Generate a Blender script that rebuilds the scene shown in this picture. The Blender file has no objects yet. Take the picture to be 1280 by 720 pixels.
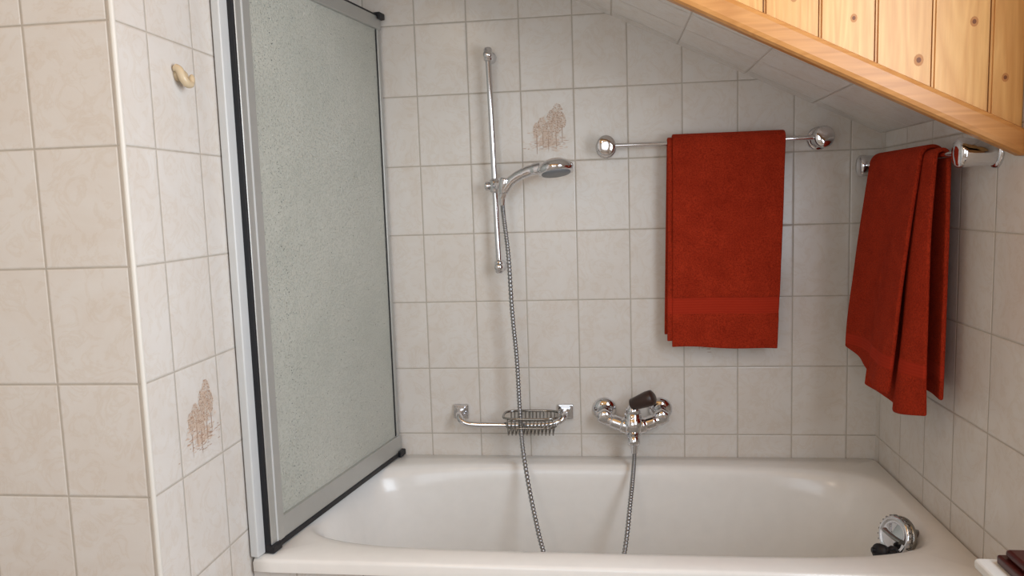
import bpy, bmesh, math, random
from mathutils import Vector, Matrix, noise
random.seed(7)
S=bpy.context.scene
S.view_settings.view_transform='Standard'
S.view_settings.look='None'
S.view_settings.exposure=0.0

def lin(c):
    return tuple((x/255/12.92 if x/255<=.04045 else ((x/255+.055)/1.055)**2.4) for x in c)+(1,)
# ---------------------------------------------------------------- node helper
class NT:
    def __init__(s,name):
        s.m=bpy.data.materials.new(name); s.m.use_nodes=True
        s.t=s.m.node_tree; s.n=s.t.nodes; s.b=s.n['Principled BSDF']; s.out=s.n['Material Output']
    def link(s,a,b): s.t.links.new(a,b)
    def val(s,sock,v):
        if hasattr(v,'links') or isinstance(v,bpy.types.NodeSocket): s.link(v,sock)
        else: sock.default_value=v
    def math(s,op,a,b=0.0,clamp=False):
        n=s.n.new('ShaderNodeMath'); n.operation=op; n.use_clamp=clamp
        s.val(n.inputs[0],a); s.val(n.inputs[1],b); return n.outputs[0]
    def pos(s):
        g=s.n.new('ShaderNodeNewGeometry'); return g.outputs['Position']
    def sep(s,v):
        n=s.n.new('ShaderNodeSeparateXYZ'); s.link(v,n.inputs[0]); return n.outputs
    def comb(s,x,y,z):
        n=s.n.new('ShaderNodeCombineXYZ')
        for i,v in enumerate((x,y,z)): s.val(n.inputs[i],v)
        return n.outputs[0]
    def noise(s,vec,scale,detail=3,rough=.5,dist=0):
        n=s.n.new('ShaderNodeTexNoise'); s.link(vec,n.inputs['Vector'])
        n.inputs['Scale'].default_value=scale; n.inputs['Detail'].default_value=detail
        n.inputs['Roughness'].default_value=rough; n.inputs['Distortion'].default_value=dist
        return n.outputs['Fac']
    def ramp(s,f,stops):
        n=s.n.new('ShaderNodeValToRGB'); s.link(f,n.inputs[0]); e=n.color_ramp.elements
        while len(e)<len(stops): e.new(.5)
        for i,(p,c) in enumerate(stops): e[i].position=p; e[i].color=c
        return n.outputs[0]
    def mix(s,f,a,b,mode='MIX'):
        n=s.n.new('ShaderNodeMix'); n.data_type='RGBA'; n.blend_type=mode
        s.val(n.inputs[0],f); s.val(n.inputs[6],a); s.val(n.inputs[7],b); return n.outputs[2]
    def bump(s,h,strength,dist,nrm=None):
        n=s.n.new('ShaderNodeBump'); s.link(h,n.inputs['Height'])
        n.inputs['Strength'].default_value=strength; n.inputs['Distance'].default_value=dist
        if nrm: s.link(nrm,n.inputs['Normal'])
        s.link(n.outputs[0],s.b.inputs['Normal']); return n.outputs[0]

def simple(name,col,rough=.5,metal=0,coat=0,nscale=0,bstr=.2,bd=.001):
    t=NT(name); t.b.inputs['Roughness'].default_value=rough; t.b.inputs['Metallic'].default_value=metal
    t.b.inputs['Coat Weight'].default_value=coat
    p=t.pos(); f=t.noise(p,nscale or 30,3)
    c=lin(col); d=tuple(x*.97 for x in c[:3])+(1,)
    t.link(t.ramp(f,[(.3,d),(.7,c)]),t.b.inputs['Base Color'])
    if nscale: t.bump(f,bstr,bd)
    return t.m

def tile_mat(name,u,uo,v,vo,tw=.15,th=.2,uscale=1.0,base=(222,217,211),grout=(188,179,167)):
    t=NT(name); P=t.pos(); xyz=t.sep(P); ax={'x':0,'y':1,'z':2}
    U=t.math('DIVIDE',t.math('SUBTRACT',t.math('MULTIPLY',xyz[ax[u]],uscale),uo),tw)
    V=t.math('DIVIDE',t.math('SUBTRACT',xyz[ax[v]],vo),th)
    def edge(a,w):
        f=t.math('FRACT',a); g=t.math('SUBTRACT',1.0,f); return t.math('MULTIPLY',t.math('MINIMUM',f,g),w)
    d=t.math('MINIMUM',edge(U,tw),edge(V,th))           # metres from the joint
    mr=t.n.new('ShaderNodeMapRange'); t.link(d,mr.inputs[0])
    mr.inputs[1].default_value=.0011; mr.inputs[2].default_value=.0021
    mask=mr.outputs[0]
    cu=t.math('FLOOR',U); cv=t.math('FLOOR',V)
    w=t.n.new('ShaderNodeTexWhiteNoise'); t.link(t.comb(cu,cv,3.1),w.inputs['Vector'])
    off=t.n.new('ShaderNodeVectorMath'); off.operation='MULTIPLY_ADD'
    t.link(w.outputs['Color'],off.inputs[0]); off.inputs[1].default_value=(7,7,7); t.link(P,off.inputs[2])
    n1=t.noise(off.outputs[0],7,5,.6,1.2); n2=t.noise(off.outputs[0],16,4,.6,2.5)
    b=lin(base); dk=tuple(b[i]*k for i,k in enumerate((.95,.915,.88)))+(1,)
    c=t.ramp(n1,[(.38,b),(.72,dk)])
    v2=t.ramp(n2,[(.50,(1,1,1,1)),(.57,(.96,.935,.905,1)),(.64,(1,1,1,1))])
    mm=t.mix(1.0,c,v2,'MULTIPLY')
    gn=t.ramp(t.noise(P,60,2),[(.3,tuple(x*.88 for x in lin(grout)[:3])+(1,)),(.7,lin(grout))])
    t.link(t.mix(mask,gn,mm),t.b.inputs['Base Color'])
    t.link(t.math('SUBTRACT',.85,t.math('MULTIPLY',mask,.63)),t.b.inputs['Roughness'])
    mr2=t.n.new('ShaderNodeMapRange'); t.link(d,mr2.inputs[0]); mr2.interpolation_type='SMOOTHSTEP'
    mr2.inputs[1].default_value=.0008; mr2.inputs[2].default_value=.004
    h=t.math('ADD',mr2.outputs[0],t.math('MULTIPLY',t.noise(P,5,2),.35))
    t.bump(h,.5,.0015)
    return t.m

def wood_mat(name,axis,base=(236,188,122),dark=(210,152,88),pl=.098,pu='x',f=.45):
    t=NT(name); P=t.pos(); xyz=t.sep(P)
    i={'x':0,'y':1,'z':2}[pu]
    cell=t.math('FLOOR',t.math('DIVIDE',t.math('SUBTRACT',xyz[i],.827-.098*12),pl))
    w=t.n.new('ShaderNodeTexWhiteNoise'); w.noise_dimensions='1D'; t.link(cell,w.inputs['W'])
    mp=t.n.new('ShaderNodeMapping'); t.link(P,mp.inputs[0])
    mp.inputs['Scale'].default_value={'z':(1,1,.07),'x':(.07,1,1),'y':(1,.07,1)}[axis]
    off=t.n.new('ShaderNodeVectorMath'); off.operation='MULTIPLY_ADD'
    t.link(w.outputs['Color'],off.inputs[0]); off.inputs[1].default_value=(5,5,5); t.link(mp.outputs[0],off.inputs[2])
    g=t.noise(off.outputs[0],14,3,.5,.6)
    s=t.math('FRACT',t.math('MULTIPLY',g,9.0))
    s=t.math('ABSOLUTE',t.math('SUBTRACT',s,.5))
    c=t.ramp(s,[(.0,lin(dark)),(.5,lin(base))])
    fine=t.noise(off.outputs[0],160,2,.6)
    c2=t.mix(f,c,lin(base))
    tone=t.ramp(w.outputs['Value'],[(0,(.9,.86,.8,1)),(1,(1,1,1,1))])
    c2=t.mix(1.0,c2,tone,'MULTIPLY')
    m1=t.mix(1.0,c2,t.ramp(fine,[(.3,(.90,.86,.80,1)),(.7,(1,1,1,1))]),'MULTIPLY')
    t.link(m1,t.b.inputs['Base Color'])
    t.b.inputs['Roughness'].default_value=.35
    t.bump(fine,.15,.001)
    return t.m

# ---------------------------------------------------------------- mesh builder
class B:
    def __init__(s): s.v=[];s.f=[];s.mi=[];s.mats=[];s.sm=[]
    def m(s,mat):
        if mat not in s.mats: s.mats.append(mat)
        return s.mats.index(mat)
    def add(s,vs,fs,mat,smooth=True):
        o=len(s.v); s.v+= [tuple(x) for x in vs]; k=s.m(mat)
        for f in fs: s.f.append([i+o for i in f]); s.mi.append(k); s.sm.append(smooth)
    def tube(s,pts,rad,mat,n=14,cap=True,flat=1.0):
        pts=[Vector(p) for p in pts]
        if not isinstance(rad,(list,tuple)): rad=[rad]*len(pts)
        vs=[];fs=[]; t=(pts[1]-pts[0]).normalized()
        a=Vector((0,0,1)) if abs(t.z)<.9 else Vector((0,1,0))
        u=(a-t*a.dot(t)).normalized()
        for i,p in enumerate(pts):
            if i==0: t=(pts[1]-pts[0])
            elif i==len(pts)-1: t=(pts[-1]-pts[-2])
            else: t=(pts[i+1]-pts[i]).normalized()+(pts[i]-pts[i-1]).normalized()
            t.normalize(); u=(u-t*u.dot(t)).normalized(); w=t.cross(u)
            for k in range(n):
                an=2*math.pi*k/n; vs.append(p+(u*math.cos(an)*flat+w*math.sin(an))*rad[i])
        for i in range(len(pts)-1):
            for k in range(n):
                fs.append([i*n+k,i*n+(k+1)%n,(i+1)*n+(k+1)%n,(i+1)*n+k])
        s.add(vs,fs,mat,True)
        if cap:
            o=len(vs)-n
            s.add(vs[:n],[list(range(n))[::-1]],mat,False); s.add(vs[o:],[list(range(n))],mat,False)
    def lathe(s,p,d,prof,mat,n=36,sx=1.0,up=None):
        d=Vector(d).normalized(); p=Vector(p)
        a=Vector(up) if up else (Vector((0,0,1)) if abs(d.z)<.9 else Vector((1,0,0)))
        u=(a-d*a.dot(d)).normalized(); w=d.cross(u)
        vs=[];fs=[]
        for r,h in prof:
            for k in range(n):
                an=2*math.pi*k/n; vs.append(p+d*h+(u*math.cos(an)*sx+w*math.sin(an))*r)
        for i in range(len(prof)-1):
            for k in range(n): fs.append([i*n+k,i*n+(k+1)%n,(i+1)*n+(k+1)%n,(i+1)*n+k])
        fs.append(list(range(n))[::-1]); fs.append([(len(prof)-1)*n+k for k in range(n)])
        s.add(vs,fs,mat,True)
    def ball(s,p,r,mat,n=16,sc=(1,1,1)):
        vs=[];fs=[];m=n//2
        for i in range(m+1):
            ph=math.pi*i/m
            for k in range(n):
                th=2*math.pi*k/n
                vs.append((p[0]+r*sc[0]*math.sin(ph)*math.cos(th),p[1]+r*sc[1]*math.sin(ph)*math.sin(th),p[2]+r*sc[2]*math.cos(ph)))
        for i in range(m):
            for k in range(n): fs.append([i*n+k,(i+1)*n+k,(i+1)*n+(k+1)%n,i*n+(k+1)%n])
        s.add(vs,fs,mat)
    def box(s,lo,hi,mat,M=None,bev=0.0):
        bm=bmesh.new(); bmesh.ops.create_cube(bm,size=1)
        c=[(a+b)/2 for a,b in zip(lo,hi)]; d=[abs(b-a) for a,b in zip(lo,hi)]
        for v in bm.verts: v.co=Vector((v.co.x*d[0],v.co.y*d[1],v.co.z*d[2]))+Vector(c)
        if bev: bmesh.ops.bevel(bm,geom=bm.edges[:],offset=bev,segments=3,profile=.5,affect='EDGES')
        if M: bm.transform(M)
        bm.verts.index_update()
        s.add([v.co.copy() for v in bm.verts],[[v.index for v in f.verts] for f in bm.faces],mat,False); bm.free()
    def prism(s,poly,y0,y1,mat):
        n=len(poly); vs=[(x,y0,z) for x,z in poly]+[(x,y1,z) for x,z in poly]
        fs=[list(range(n)),list(range(n,2*n))[::-1]]+[[i,i+n,(i+1)%n+n,(i+1)%n] for i in range(n)]
        s.add(vs,fs,mat,False)
    def fin(s,name,sub=0,bev=0):
        me=bpy.data.meshes.new(name); me.from_pydata(s.v,[],s.f)
        for m in s.mats: me.materials.append(m)
        for i,p in enumerate(me.polygons): p.material_index=s.mi[i]; p.use_smooth=s.sm[i]
        bm=bmesh.new(); bm.from_mesh(me); bmesh.ops.recalc_face_normals(bm,faces=bm.faces[:]); bm.to_mesh(me); bm.free()
        o=bpy.data.objects.new(name,me); S.collection.objects.link(o)
        if bev:
            b=o.modifiers.new('bev','BEVEL'); b.width=bev; b.segments=2; b.limit_method='ANGLE'
        if sub:
            b=o.modifiers.new('sub','SUBSURF'); b.levels=sub; b.render_levels=sub
        return o
def bez(P,n=12):
    """catmull-rom through points"""
    P=[Vector(p) for p in P]; P=[P[0]*2-P[1]]+P+[P[-1]*2-P[-2]]; out=[]
    for i in range(1,len(P)-2):
        for k in range(n):
            t=k/n; a,b,c,d=P[i-1:i+3]
            out.append(.5*((2*b)+(c-a)*t+(2*a-5*b+4*c-d)*t*t+(3*b-a-3*c+d)*t**3))
    out.append(P[-2]); return out

# ---------------------------------------------------------------- materials
chrome=simple('chrome',(222,222,225),.08,1)
chrome_dark=simple('chrome_dark_reflections',(158,156,152),.16,1)  # dark reflections of the overflow painted into the base; basket wires share it
chrome_brushed=simple('hose_metal',(160,160,161),.32,1)
alu=simple('aluminium',(190,190,186),.42,.6)
alu_paint=simple('aluminium_light',(214,216,216),.4,.1)
black=simple('black_rubber',(16,16,22),.5)
brown=simple('dark_brown_plastic',(56,38,32),.35)
enamel=simple('white_enamel',(240,237,232),.2,0,.1)
white=simple('white_plastic',(230,230,226),.4)
bead=simple('corner_bead_cream',(222,217,208),.45)
cream=simple('cream_ceramic',(206,186,154),.25)
plaster=simple('plaster',(222,219,213),.8,0,0,40,.1)
redbox=simple('dark_red_lacquer',(66,22,18),.3)
m_back=tile_mat('tiles_back','x',0,'z',.62)
m_right=tile_mat('tiles_right','y',-.178,'z',.62)
m_left=tile_mat('tiles_left','y',-.929,'z',.62)
m_front=tile_mat('tiles_front','x',-.41,'z',.62)
m_slope=tile_mat('tiles_slope','x',.821,'y',-.045,tw=.2,th=.15,uscale=1/math.cos(math.atan(.488)),base=(238,235,231),grout=(206,199,190))  # lighter base than the walls makes up for little light under the slope
m_floor=tile_mat('tiles_floor','x',0,'y',0,.3,.3,base=(185,176,166))
wood=wood_mat('pine_boards','z')
wood_b=wood_mat('pine_beam','x',(208,150,88),(178,118,60),5,f=.5)
wood_c=wood_mat('pine_ceiling','y')
knot=simple('pine_knot',(122,72,36),.5); knot2=simple('pine_knot_halo',(190,130,74),.5)

# ---------------------------------------------------------------- room
XL=-.25;XR=1.279;YC=-1.022;YB=-3.3;XFL=-1.5;ZC=2.4
def wall(name,lo,hi,mat):
    b=B(); b.box(lo,hi,mat); return b.fin(name)
wall('wall_back',(XL-.1,0,0),(XR+.1,.1,ZC),m_back)
wall('wall_left',(XL-.1,YC+.1,0),(XL,0,ZC),m_left)
b=B(); b.box((XFL-.1,YC,0),(XL-.1,YC+.1,ZC),m_front); b.box((XL-.1,YC,0),(XL-.002,YC+.1,ZC),m_front)
b.add([(XL,YC+.002,0),(XL,YC+.1,0),(XL,YC+.1,ZC),(XL,YC+.002,ZC)],[[0,1,2,3]],m_left,False)
b.fin('wall_partition')
b=B(); b.tube([(XL-.0035,YC+.0035,0),(XL-.0035,YC+.0035,ZC)],.005,bead,16); b.fin('trim_corner')
# right wall with window opening
wy0,wy1,wz0,wz1=-2.2,-1.1,.95,2.1
b=B(); b.box((XR,wy1,0),(XR+.1,0,ZC),m_right); b.box((XR,YB,0),(XR+.1,wy0,ZC),m_right)
b.box((XR,wy0,0),(XR+.1,wy1,wz0),m_right); b.box((XR,wy0,wz1),(XR+.1,wy1,ZC),m_right); b.fin('wall_right')
b=B()
for lo,hi in [((XR+.02,wy0,wz0),(XR+.08,wy0+.05,wz1)),((XR+.02,wy1-.05,wz0),(XR+.08,wy1,wz1)),((XR+.02,wy0,wz0),(XR+.08,wy1,wz0+.05)),((XR+.02,wy0,wz1-.05),(XR+.08,wy1,wz1))]:
    b.box(lo,hi,white,bev=.004)
b.fin('window_1')
wall('wall_far_left',(XFL-.1,YB,0),(XFL,YC,ZC),plaster)
# rear wall, with an unseen window added for soft frontal light
vx0,vx1,vz0,vz1=-.5,.8,.95,2.15
b=B(); b.box((XFL-.1,YB-.1,0),(vx0,YB,ZC),plaster); b.box((vx1,YB-.1,0),(XR+.1,YB,ZC),plaster)
b.box((vx0,YB-.1,0),(vx1,YB,vz0),plaster); b.box((vx0,YB-.1,vz1),(vx1,YB,ZC),plaster); b.fin('wall_front')
b=B()
for lo,hi in [((vx0,YB-.08,vz0),(vx0+.05,YB-.02,vz1)),((vx1-.05,YB-.08,vz0),(vx1,YB-.02,vz1)),((vx0,YB-.08,vz0),(vx1,YB-.02,vz0+.05)),((vx0,YB-.08,vz1-.05),(vx1,YB-.02,vz1)),((.12,YB-.08,vz0),(.18,YB-.02,vz1))]:
    b.box(lo,hi,white,bev=.004)
b.fin('added_rear_window')  # unseen window frame, added around the frontal fill light
wall('floor',(XFL-.1,YB-.1,-.1),(XR+.1,.1,0),m_floor)
wall('ceiling',(XFL-.1,YB-.1,ZC),(XR+.1,.1,ZC+.1),wood_c)
# tiled sloping ceiling over the bath
sl=lambda x:1.86-.488*(x-.46)
b=B(); x0,x1=XL,XR
b.prism([(x0,sl(x0)),(x1,sl(x1)),(x1,sl(x1)+.04),(x0,sl(x0)+.04)],0,-.70,m_slope); b.fin('ceiling_slope')
# board-clad bulkhead
low=lambda x:1.679-.502*(x-.637)
b=B(); x=.827-.098*11
while x<XR:
    a=max(x,XL)+.0012; c=min(x+.098,XR)-.0012
    if c>a:
        e=.004
        b.prism([(a,low(a)+.02),(c,low(c)+.02),(c,ZC),(a,ZC)],-.712,-.70,wood)
        b.prism([(a+e,low(a+e)+.02),(c-e,low(c-e)+.02),(c-e,ZC),(a+e,ZC)],-.716,-.711,wood)
    x+=.098
for kx,kz,kr in [(1.098,1.538,.0042),(.985,1.618,.003),(1.19,1.60,.0035),(.88,1.66,.003),(1.245,1.50,.003),(.5,2.1,.005),(.2,2.2,.005)]:
    b.add([(kx+2.0*kr*math.cos(a*.524),-.7162,kz+2.6*kr*math.sin(a*.524)) for a in range(12)],[list(range(12))],knot2,False)
    b.add([(kx+kr*math.cos(a*.524),-.7164,kz+1.2*kr*math.sin(a*.524)) for a in range(12)],[list(range(12))],knot,False)
b.fin('wall_bulkhead')
b=B(); b.prism([(XL,low(XL)),(XR,low(XR)),(XR,low(XR)+.050),(XL,low(XL)+.050)],-.736,-.700,wood_b)
b.fin('trim_bulkhead',bev=.010)

# ---------------------------------------------------------------- bathtub
def ring(cx,cy,a,bb,n,z,N=192):
    out=[]
    for k in range(N):
        t=2*math.pi*k/N; dx,dy=a*math.cos(t),bb*math.sin(t); L=math.hypot(dx,dy); dx/=L;dy/=L
        r=(abs(dx/a)**n+abs(dy/bb)**n)**(-1/n); out.append((cx+dx*r,cy+dy*r,z))
    return out
ocx,ocy,oa,ob=(XL+XR)/2,-.353,(XR-XL)/2-.001,.352
icx,icy,ia,ib=.520,-.356,.714,.274
R=[ring(ocx,ocy,oa,ob,80,.526),ring(ocx,ocy,oa,ob,80,.546),ring(ocx,ocy,oa-.002,ob-.002,80,.552),ring(ocx,ocy,oa-.007,ob-.007,60,.555),
   ring(icx,icy,ia+.015,ib+.02,5.2,.5555),ring(icx,icy,ia+.006,ib+.006,4.9,.5545),ring(icx,icy,ia,ib,4.7,.551),ring(icx,icy,ia-.006,ib-.005,4.5,.543)]
for f,z in [(.02,.53),(.045,.49),(.08,.42),(.12,.33),(.16,.25),(.2,.19),(.25,.155),(.33,.14),(.6,.135),(.97,.132)]:
    R.append(ring(icx+.0,icy,ia*(1-f)-.006*(f<.9),ib*(1-f*.85)-.005,4.4-1.2*f,z))
vs=[p for r in R for p in r]; N=192; fs=[]
for i in range(len(R)-1):
    for k in range(N): fs.append([i*N+k,i*N+(k+1)%N,(i+1)*N+(k+1)%N,(i+1)*N+k])
fs.append([(len(R)-1)*N+k for k in range(N)])
b=B(); b.add(vs,fs,enamel)
b.box((XL+.002,-.69,0),(XR-.002,-.67,.53),tile_mat('tiles_panel','x',0,'z',.42))
b.fin('bathtub')
# overflow + plug
b=B(); c=Vector((1.183,-.468,.530)); d=Vector((-.90,-.36,.24)).normalized()
b.lathe(c,d,[(.020,-.04),(.022,-.004),(.041,0),(.045,.003),(.045,.010),(.043,.012)],chrome_dark,48)
b.lathe(c+d*.012,d,[(.041,-.002),(.041,.003)],black,48)  # black ring paints the shaded gap between rim and disc
b.lathe(c+d*.015,d,[(.038,-.002),(.044,.001),(.045,.009),(.042,.012),(.037,.0125),(.035,.010),(.028,.011),(.012,.015),(.003,.016)],chrome,48)
u=d.cross(Vector((0,0,1))).normalized(); w=u.cross(d)
for k in range(24):
    a=2*math.pi*k/24; q=c+(u*math.cos(a)+w*math.sin(a))*.0452; b.tube([q+d*.016,q+d*.025],.0022,chrome_dark,6)
b.tube([c+d*.028-u*.026-w*.004,c+d*.031,c+d*.028+u*.026+w*.004],.0055,chrome_dark,12)
pl=c+d*.050+Vector((-.010,-.012,-.034))
b.tube(bez([c+d*.02+Vector((0,-.004,-.022)),c+d*.035+Vector((-.003,-.008,-.030)),pl],6),.0065,black,10)
b.lathe(pl,(-.75,-.55,.25),[(.010,-.014),(.015,-.010),(.017,0),(.018,.008),(.010,.011),(.004,.014)],black)
b.tube([pl+Vector((-.020,0,.004)),pl+Vector((.030,0,-.004))],.006,black,10)
b.fin('bath_overflow')

# ---------------------------------------------------------------- shower screen
t=NT('dewy_glass'); P=t.pos(); nn=t.n
vo=nn.new('ShaderNodeTexVoronoi'); vo.inputs['Scale'].default_value=190; t.link(P,vo.inputs['Vector'])
h=t.ramp(vo.outputs['Distance'],[(.0,(1,1,1,1)),(.5,(0,0,0,1))])
big=t.noise(P,3.0,3)
t.b.inputs['Roughness'].default_value=.3
fi=t.noise(P,380,3,.8)
c1=t.ramp(big,[(.3,lin((206,207,198))),(.7,lin((224,223,214)))])
c1=t.mix(1.0,c1,t.ramp(vo.outputs['Distance'],[(.12,(1,1,1,1)),(.3,(.80,.81,.79,1)),(.5,(.96,.96,.95,1))]),'MULTIPLY')
t.link(t.mix(1.0,c1,t.ramp(fi,[(.35,(.84,.85,.84,1)),(.6,(1,1,1,1))]),'MULTIPLY'),t.b.inputs['Base Color'])
t.bump(h,.8,.0014)
tr=nn.new('ShaderNodeBsdfTranslucent'); tr.inputs[0].default_value=lin((228,228,218))
mx=nn.new('ShaderNodeMixShader'); mx.inputs[0].default_value=.2
t.link(t.b.outputs[0],mx.inputs[1]); t.link(tr.outputs[0],mx.inputs[2]); t.link(mx.outputs[0],t.out.inputs[0])
glass=t.m
A=Vector((-.222,-.672,.558)); E=Vector((-.105,-.012,.558)); L=(E-A).length
dx=(E-A).normalized(); ang=math.atan2(dx.y,dx.x)
M=Matrix.Translation(A)@Matrix.Rotation(ang,4,'Z')
Hs=1.285
b=B()
b.box((-.002,-.014,.012),(.050,.012,Hs),alu,M,.003)      # front stile
b.box((.018,-.0155,.014),(.022,-.012,Hs),alu_paint,M)
b.box((L-.016,-.008,.012),(L,.010,Hs),alu,M,.002)        # rear stile
b.box((L-.020,-.004,.03),(L-.016,.004,Hs-.02),black,M)
b.box((.0,-.012,.012),(L,.012,.062),alu,M,.002)          # bottom rail
b.box((.0,-.015,.0),(L,.013,.013),black,M,.002)          # bottom seal
b.box((.0,-.012,Hs-.036),(L,.012,Hs),alu,M,.002)         # top rail
b.box((.0,-.013,Hs-.001),(L,.013,Hs+.004),black,M,.002)
b.box((.045,-.002,.055),(L-.014,.003,Hs-.03),glass,M)
for xx in (-.002,L-.02):
    for zz in (-.001,Hs-.008):
        b.box((xx-.006,-.022,zz),(xx+.028,.018,zz+.018),black,M,.003)
b.box((-.034,.000,.0),(-.006,.020,Hs+.02),alu_paint,M,.003)
b.box((-.007,-.012,.0),(-.001,.014,Hs+.01),black,M,.001)
random.seed(3)
drop=simple('water_drops',(146,148,140),.1); drop2=simple('water_drops_dark',(84,88,82),.1); drop3=simple('water_drops_glint',(222,223,216),.1)  # bright drops have their highlights painted in as a light colour
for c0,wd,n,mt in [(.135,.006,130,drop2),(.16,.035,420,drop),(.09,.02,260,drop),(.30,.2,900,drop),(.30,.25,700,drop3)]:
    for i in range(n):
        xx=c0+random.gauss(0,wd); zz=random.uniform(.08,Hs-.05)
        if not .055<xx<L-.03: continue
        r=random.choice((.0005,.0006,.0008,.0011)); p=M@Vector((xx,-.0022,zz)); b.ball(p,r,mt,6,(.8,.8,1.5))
b.fin('shower_screen')

# ---------------------------------------------------------------- decorative tile prints
sepia=simple('sepia_print',(208,184,164),.3); sepia2=simple('sepia_print_dark',(176,145,124),.3); sepia0=simple('sepia_print_wash',(214,202,190),.3)
def deco(name,org,ux,nrm,seed,sc=1.0):
    rnd=random.Random(seed); b=B(); o=Vector(org); u=Vector(ux); n=Vector(nrm); v=Vector((0,0,1))
    cnt=[0]
    def blob(x,y,rx,ry,mat,k=7):
        cnt[0]+=1
        off=n*(.0003+cnt[0]*2e-7); ph=rnd.random()*6
        b.add([o+u*((x+rx*math.cos(2*math.pi*i/k+ph)*rnd.uniform(.6,1.2))*sc)+v*((y+ry*math.sin(2*math.pi*i/k+ph)*rnd.uniform(.6,1.2))*sc)+off for i in range(k)],[list(range(k))],mat,False)
    for i in range(70): blob(rnd.gauss(0,.020),rnd.gauss(-.012,.018),rnd.uniform(.004,.010),rnd.uniform(.002,.005),sepia0,9)
    for i in range(240): blob(rnd.gauss(0,.021),-.042+rnd.gauss(0,.008),rnd.uniform(.002,.008),.0009,rnd.choice((sepia,sepia,sepia2)))
    for i in range(120): blob(rnd.gauss(-.005,.018),-.022+rnd.gauss(0,.009),rnd.uniform(.002,.005),.0012,sepia)
    for tx,h,w in [(.022,.052,.013),(.008,.036,.012),(-.016,.018,.013),(-.032,.006,.009),(.034,.028,.010),(.018,.016,.016),(-.002,.006,.014)]:
        blob(tx,h-.045,.0012,.03,sepia2)
        for i in range(210):
            a=rnd.random()*6.28; r=rnd.random()**.5
            blob(tx+math.cos(a)*r*w,h-.014+math.sin(a)*r*.020,rnd.uniform(.0008,.0026),rnd.uniform(.0007,.0017),rnd.choice((sepia,sepia,sepia2)),5)
    for i in range(12): blob(-.012+i*.001,-.012,.006,.0006,sepia2)
    blob(-.01,-.018,.006,.005,sepia); return b.fin(name)
deco('decorative_tile',(.378,0,1.517),(1,0,0),(0,-1,0),1,1.1)
deco('decorative_tile.001',(.825,0,.935),(1,0,0),(0,-1,0),2)
deco('decorative_tile.002',(XL,-.853,.92),(0,1,0),(1,0,0),3,1.1)

# ---------------------------------------------------------------- wall hook
b=B(); y,z=-.842,1.558; q=.78
def hk(a,bb,c): return (XL+a*q,y+bb*q,z+c*q)
b.lathe(hk(0,0,.004),(1,0,0),[(.016*q,0),(.016*q,.004*q),(.012*q,.009*q),(.009*q,.014*q)],cream)
b.tube(bez([hk(.006,-.016,.018),hk(.016,-.016,.012),hk(.022,-.013,-.006),hk(.026,-.003,-.018),hk(.028,.010,-.016),hk(.028,.016,0)],6),[.0095*q]*12+[.010*q]*6+[.0095*q]*6+[.0080*q]*6+[.006*q],cream,14)
b.ball(hk(.028,.016,0),.0062*q,cream)
b.tube(bez([hk(.004,.008,.014),hk(.016,.004,.004),hk(.022,0,-.006)],6),.008*q,cream,12)
b.fin('wall_hook')

# ---------------------------------------------------------------- shower rail, hand shower, hose
b=B(); rx,ry=.218,-.05; rxb=.229
b.tube([(rxb,ry,1.12),(rx,ry,1.715)],.0085,chrome,20)
for zz,xx in ((1.125,rxb),(1.715,rx)):
    b.lathe((xx,0,zz),(0,-1,0),[(.017,0),(.017,.004),(.012,.008),(.011,.04),(.012,.05),(.013,.058),(.011,.064),(.004,.067)],chrome)
    b.lathe((xx,ry,zz-.016),(0,0,1),[(.008,-.002),(.0125,.002),(.0125,.03),(.009,.036),(.003,.038)],chrome)
rm=.2245
b.lathe((rm,ry,1.335),(0,0,1),[(.0095,0),(.015,.004),(.016,.02),(.015,.036),(.0095,.04)],chrome)
b.tube([(rm,ry,1.355),(rx+.02,ry-.03,1.355),(rx+.032,ry-.045,1.35)],[.011,.011,.014],chrome,16)
b.lathe((rm-.012,ry,1.355),(-1,0,0),[(.008,0),(.013,.006),(.013,.014),(.006,.017)],chrome)
b.lathe((rx+.034,ry-.046,1.332),(.25,-.1,1),[(.012,0),(.015,.004),(.0175,.04),(.016,.043)],chrome)
b.fin('shower_rail')
b=B()
hp=bez([(.249,-.094,1.322),(.262,-.10,1.346),(.285,-.107,1.370),(.325,-.118,1.389),(.365,-.13,1.397)],8)
b.tube(hp,[.0115]*6+[.0135]*8+[.0145]*8+[.015]*6+[.0165]*5,chrome,20)
hd=Vector((.12,-.20,-1)).normalized()
b.lathe((.402,-.142,1.400),hd,[(.008,-.018),(.026,-.015),(.043,-.006),(.049,.004),(.050,.012),(.047,.019),(.040,.020)],chrome,40)
grey=simple('shower_face_grey',(120,122,126),.4)
b.lathe(Vector((.402,-.142,1.400))+hd*.0195,hd,[(.040,0),(.038,.003),(.01,.004)],grey,40)
b.fin('hand_shower')
path=bez([(.249,-.094,1.325),(.252,-.09,1.27),(.261,-.085,1.16),(.266,-.08,1.0),(.275,-.08,.86),(.280,-.09,.72),(.290,-.12,.60),(.325,-.22,.47),(.365,-.31,.37),(.42,-.36,.28),(.475,-.37,.26),(.53,-.35,.29),(.565,-.29,.39),(.585,-.2,.49),(.598,-.12,.56),(.603,-.095,.61)],60)
rad=[.0060+.0010*math.sin(i*math.pi/2.0) for i in range(len(path))]
b=B(); b.tube(path,rad,chrome_brushed,10)
b.tube([(.251,-.0945,1.333),(.249,-.093,1.30)],[.010,.008],chrome,16); b.tube([(.603,-.095,.622),(.601,-.099,.595)],[.0105,.0085],chrome,16)
b.fin('shower_hose')

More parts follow.
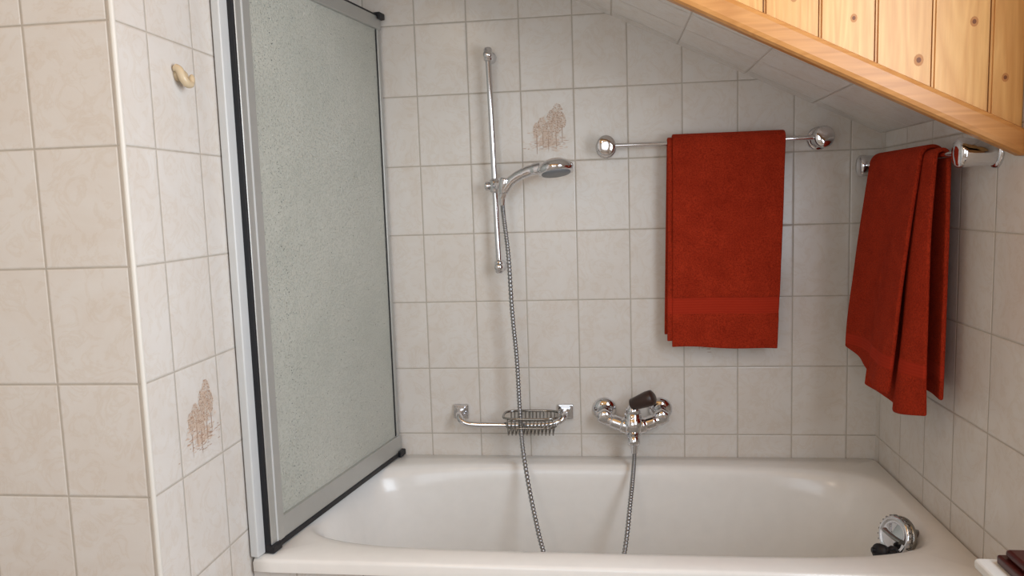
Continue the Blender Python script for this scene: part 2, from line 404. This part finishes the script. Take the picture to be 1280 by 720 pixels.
# ---------------------------------------------------------------- mixer tap
b=B()
for x,sgn in ((.520,1),(.680,-1)):
    b.lathe((x,0,.697),(0,-1,0),[(.034,0),(.035,.004),(.031,.012),(.020,.018),(.014,.020),(.014,.034)],chrome)
    b.lathe((x,-.03,.692),(0,-1,0),[(.013,0),(.0195,.003),(.0195,.02),(.023,.022),(.023,.045),(.017,.05),(.01,.052)],chrome,6)
    b.tube(bez([(x,-.062,.686),(x+sgn*.022,-.068,.679),(x+sgn*.05,-.072,.670),(.60,-.074,.664)],8),[.0175]*8+[.0200]*8+[.0245]*9,chrome,20)
b.lathe((.60,-.074,.632),(0,0,1),[(.012,-.012),(.0145,0),(.024,.012),(.031,.03),(.031,.048),(.026,.058),(.023,.062),(.023,.072),(.012,.078)],chrome)
b.lathe((.60,-.085,.650),(0,-.55,-1),[(.019,0),(.018,.03),(.014,.036)],chrome)
b.tube([(.60,-.09,.635),(.602,-.095,.605)],[.012,.010],chrome,16)
ld=Vector((.84,-.40,.42)).normalized(); lp=Vector((.598,-.085,.732))
b.lathe(lp-ld*.004,ld,[(.010,0),(.016,.004),(.0175,.02),(.0215,.055),(.0205,.070),(.013,.075)],brown,24,1.05)
b.lathe((.60,-.074,.70),(.1,-.1,1),[(.02,0),(.02,.016),(.014,.026),(.008,.030)],chrome)
b.fin('bath_mixer_tap')

# ---------------------------------------------------------------- grab bar with soap basket
b=B()
for x in (.094,.406):
    b.box((x-.022,-.012,.668),(x+.022,-.0005,.712),chrome,None,.003)
    b.box((x-.014,-.022,.677),(x+.014,-.010,.705),chrome,None,.003)
b.tube(bez([(.094,-.015,.690),(.094,-.045,.688),(.104,-.058,.676),(.13,-.06,.666),(.2,-.06,.664),(.30,-.06,.664),(.36,-.06,.666),(.392,-.058,.676),(.404,-.045,.688),(.406,-.015,.690)],8),.0095,chrome,18)
def rr(cx,cy,a,bb,z,n=40,e=4): 
    r=ring(cx,cy,a,bb,e,z,n); return r+[r[0]]
b.tube(rr(.310,-.066,.080,.045,.696),.0036,chrome_dark,8,False)
b.tube(rr(.310,-.066,.072,.040,.668),.0030,chrome_dark,8,False)
for i in range(13):
    x=.246+i*.0107
    b.tube(bez([(x,-.022,.695),(x,-.026,.670),(x,-.034,.652),(x,-.066,.649),(x,-.098,.646),(x,-.106,.670),(x,-.110,.695)],4),.0019,chrome_dark,6)
b.fin('soap_basket_rail')

# ---------------------------------------------------------------- towel bars
def mount(b,p,d,up):
    b.lathe(p,d,[(.023,0),(.024,.004),(.0235,.02),(.024,.045),(.026,.062),(.0255,.070),(.021,.074),(.008,.075)],chrome,40,1.12,up)
    b.lathe(p,d,[(.029,0),(.029,.004),(.025,.008)],chrome,40,1.1,up)
b=B(); zt=1.453
b.tube([(.545,-.055,zt),(1.105,-.055,zt)],.0062,chrome,16)
for x in (.538,1.112): mount(b,(x,0,zt),(0,-1,0),(0,0,1))
b.fin('towel_rail')
b=B(); z2=1.374; xb=XR-.055
b.tube([(xb,-.05,z2),(xb,-.615,z2)],.0062,chrome,16)
for y in (-.045,-.625): mount(b,(XR,y,z2),(-1,0,0),(0,0,1))
b.fin('towel_rail.001')

# ---------------------------------------------------------------- towels
def terry(name,z0,z1):
    t=NT(name); P=t.pos(); z=t.sep(P)[2]
    n1=t.noise(P,260,3,.8); n2=t.noise(P,22,3)
    inb=t.math('MULTIPLY',t.math('GREATER_THAN',z,z0),t.math('LESS_THAN',z,z1))
    c=t.ramp(n2,[(.3,lin((184,55,30))),(.7,lin((202,64,36)))])
    c=t.mix(1.0,c,t.ramp(n1,[(.32,(.55,.5,.5,1)),(.6,(1,1,1,1))]),'MULTIPLY')
    st=t.math('SINE',t.math('MULTIPLY',z,900.0))
    cb=t.mix(t.math('MULTIPLY',t.math('ADD',st,1.0),.5),lin((164,46,27)),lin((174,51,30)))
    t.link(t.mix(inb,c,cb),t.b.inputs['Base Color']); t.b.inputs['Roughness'].default_value=.95
    t.b.inputs['Sheen Weight'].default_value=.15; t.b.inputs['Sheen Roughness'].default_value=.5
    t.b.inputs['Sheen Tint'].default_value=lin((230,90,60)); t.b.inputs['Specular IOR Level'].default_value=.1
    hh=t.math('MULTIPLY',n1,t.math('SUBTRACT',1.0,t.math('MULTIPLY',inb,.85)))
    t.bump(hh,1.0,.006); return t.m
red=terry('red_terry',.985,1.03); red2=terry('red_terry_side',.905,.935)
def drape(name,F,mat,nu=60,nv=150,thick=.007):
    vs=[];fs=[]
    for j in range(nv+1):
        for i in range(nu+1): vs.append(F(i/nu,j/nv))
    for j in range(nv):
        for i in range(nu): fs.append([j*(nu+1)+i,j*(nu+1)+i+1,(j+1)*(nu+1)+i+1,(j+1)*(nu+1)+i])
    b=B(); b.add(vs,fs,mat); o=b.fin(name)
    m=o.modifiers.new('sol','SOLIDIFY'); m.thickness=thick; m.offset=0
    m=o.modifiers.new('sub','SUBSURF'); m.levels=1; m.render_levels=1
    return o
def wrap(v,hb,hf,r):
    arc=math.pi*r; tot=hb+arc+hf; s=v*tot
    if s<hb: return (r,-(hb-s),-1)
    if s<hb+arc:
        a=(s-hb)/r; return (r*math.cos(a),r*math.sin(a),0)
    return (-r,-(s-hb-arc),1)
par=bpy.data.objects.new('red_towel',None); S.collection.objects.link(par)
def t1(layer):
    def F(u,v):
        r=.012+layer*.008
        o,z,side=wrap(v,.53 if layer==0 else .51,(.552,.568)[layer],r)
        dn=max(0,-z)/.56
        xl=(.703,.716)[layer]-.006*dn - (.006*dn if side<0 else 0); xr=(1.005,1.012)[layer]-.018*dn
        x=xl+(xr-xl)*u
        w=.004*dn*math.sin(u*7+z*3+layer)+.006*noise.noise(Vector((u*3,z*6,layer*9)))
        bulge=.006*math.sin(math.pi*min(1,dn*1.2)) 
        zz=zt+z+(.008*(1-u)*dn if side>0 else 0)+.002*math.sin(u*9)*dn
        if side>0 and layer==1 and .983<zz<1.032: w+=.003
        y=-.055+o+(w-bulge if side>0 else w*.3)
        if side<0: y=min(y,-.006)
        return (x,y,zz)
    return F
for l in (0,1):
    o=drape('towel_fold_%d'%(l+1),t1(l),red,50,200,.0085); o.parent=par
par=bpy.data.objects.new('red_towel.001',None); S.collection.objects.link(par)
def t2(layer):
    def F(u,v):
        r=.013+layer*.010
        hf=(.548,.492)[layer]; hb=.515
        o,z,side=wrap(v,hb,hf,r)
        dn=max(0,-z)/.5
        y0=(-.26,-.16)[layer]; y1=(-.520,-.47)[layer]
        yb0=(-.24,-.10)[layer]; yb1=(-.525,-.425)[layer]
        ya=y0+(yb0-y0)*dn; yc=y1+(yb1-y1)*dn
        y=ya+(yc-ya)*u
        fold=math.sin(u*(9,6)[layer]+layer*1.7+dn*1.2)*.015*dn**.8+.012*dn*noise.noise(Vector((u*4,z*4,layer*5)))
        x=xb+o
        if side>0: x+=-.020*dn-fold-(.0,.012)[layer]*dn
        else: x=min(x+fold*.3,XR-.008)
        zz=z2+z-.02*dn*math.sin(u*3.1)*(side>0)
        if side>0: zz-=(.0,.05)[layer]*dn*(u-.3)
        return (x,y,zz)
    return F
for l in (0,1):
    o=drape('towel_fold_%d'%(l+1),t2(l),red2,60,160,.009); o.parent=par

# ---------------------------------------------------------------- cabinet + lacquer box at lower right
b=B(); b.box((1.125,-1.36,.0),(XR-.001,-.955,.692),white,None,.006); b.box((1.115,-1.37,.692),(XR-.001,-.945,.71),white,None,.006)
b.box((1.118,-1.34,.05),(1.126,-.975,.65),white,None,.003); b.ball((1.11,-1.3,.4),.012,chrome)
b.fin('bathroom_cabinet')
b=B(); b.box((1.140,-1.2,.7105),(1.265,-.965,.726),redbox,None,.004); b.box((1.147,-1.19,.726),(1.257,-.975,.740),redbox,None,.006)
b.fin('lacquer_box')

# ---------------------------------------------------------------- light
def area(name,loc,rot,sx,sy,p,col,shape='RECTANGLE'):
    l=bpy.data.lights.new(name,'AREA'); l.shape=shape; l.size=sx; l.size_y=sy; l.energy=p; l.color=col
    o=bpy.data.objects.new(name,l); o.location=loc; o.rotation_euler=rot; S.collection.objects.link(o); return o
area('window_daylight',(XR+.015,(wy0+wy1)/2,(wz0+wz1)/2),(0,math.radians(90),0),1.05,1.0,28,(.83,.91,1.0))
area('rear_fill_light',((vx0+vx1)/2,YB-.015,(vz0+vz1)/2),(math.radians(90),0,0),1.2,1.1,10,(.9,.95,1.0))  # fill lamp added behind the camera to soften side shadows
b=B(); b.lathe((-.3,-2.4,ZC),(0,0,-1),[(.05,0),(.16,.01),(.17,.03),(.15,.06),(.08,.08),(.01,.085)],white); b.fin('ceiling_lamp')
area('lamp_bulb',(-.3,-2.4,ZC-.095),(0,0,0),.32,.32,5,(1,.82,.62),'DISK')
w=bpy.data.worlds.new('world'); S.world=w; w.use_nodes=True
sk=w.node_tree.nodes.new('ShaderNodeTexSky'); sk.sky_type='NISHITA'; sk.sun_elevation=.7; sk.sun_rotation=2; sk.sun_disc=False
w.node_tree.links.new(sk.outputs[0],w.node_tree.nodes['Background'].inputs[0]); w.node_tree.nodes['Background'].inputs[1].default_value=.1

# ---------------------------------------------------------------- camera (calibrated on the tile grid)
f,cx,cy,cz,yaw,pit,rol=958.28,.53172,-2.21285,1.30614,.12318,.11075,-.03227
fw=Vector((-math.sin(yaw)*math.cos(pit),math.cos(yaw)*math.cos(pit),-math.sin(pit)))
r0=Vector((math.cos(yaw),math.sin(yaw),0)); u0=r0.cross(fw)
r=r0*math.cos(rol)+u0*math.sin(rol); u=-r0*math.sin(rol)+u0*math.cos(rol)
cam=bpy.data.cameras.new('camera'); cam.sensor_width=36; cam.lens=f/1280*36; cam.clip_start=.02
co=bpy.data.objects.new('camera',cam); S.collection.objects.link(co)
co.matrix_world=Matrix(((r.x,u.x,-fw.x,cx),(r.y,u.y,-fw.y,cy),(r.z,u.z,-fw.z,cz),(0,0,0,1)))
S.camera=co
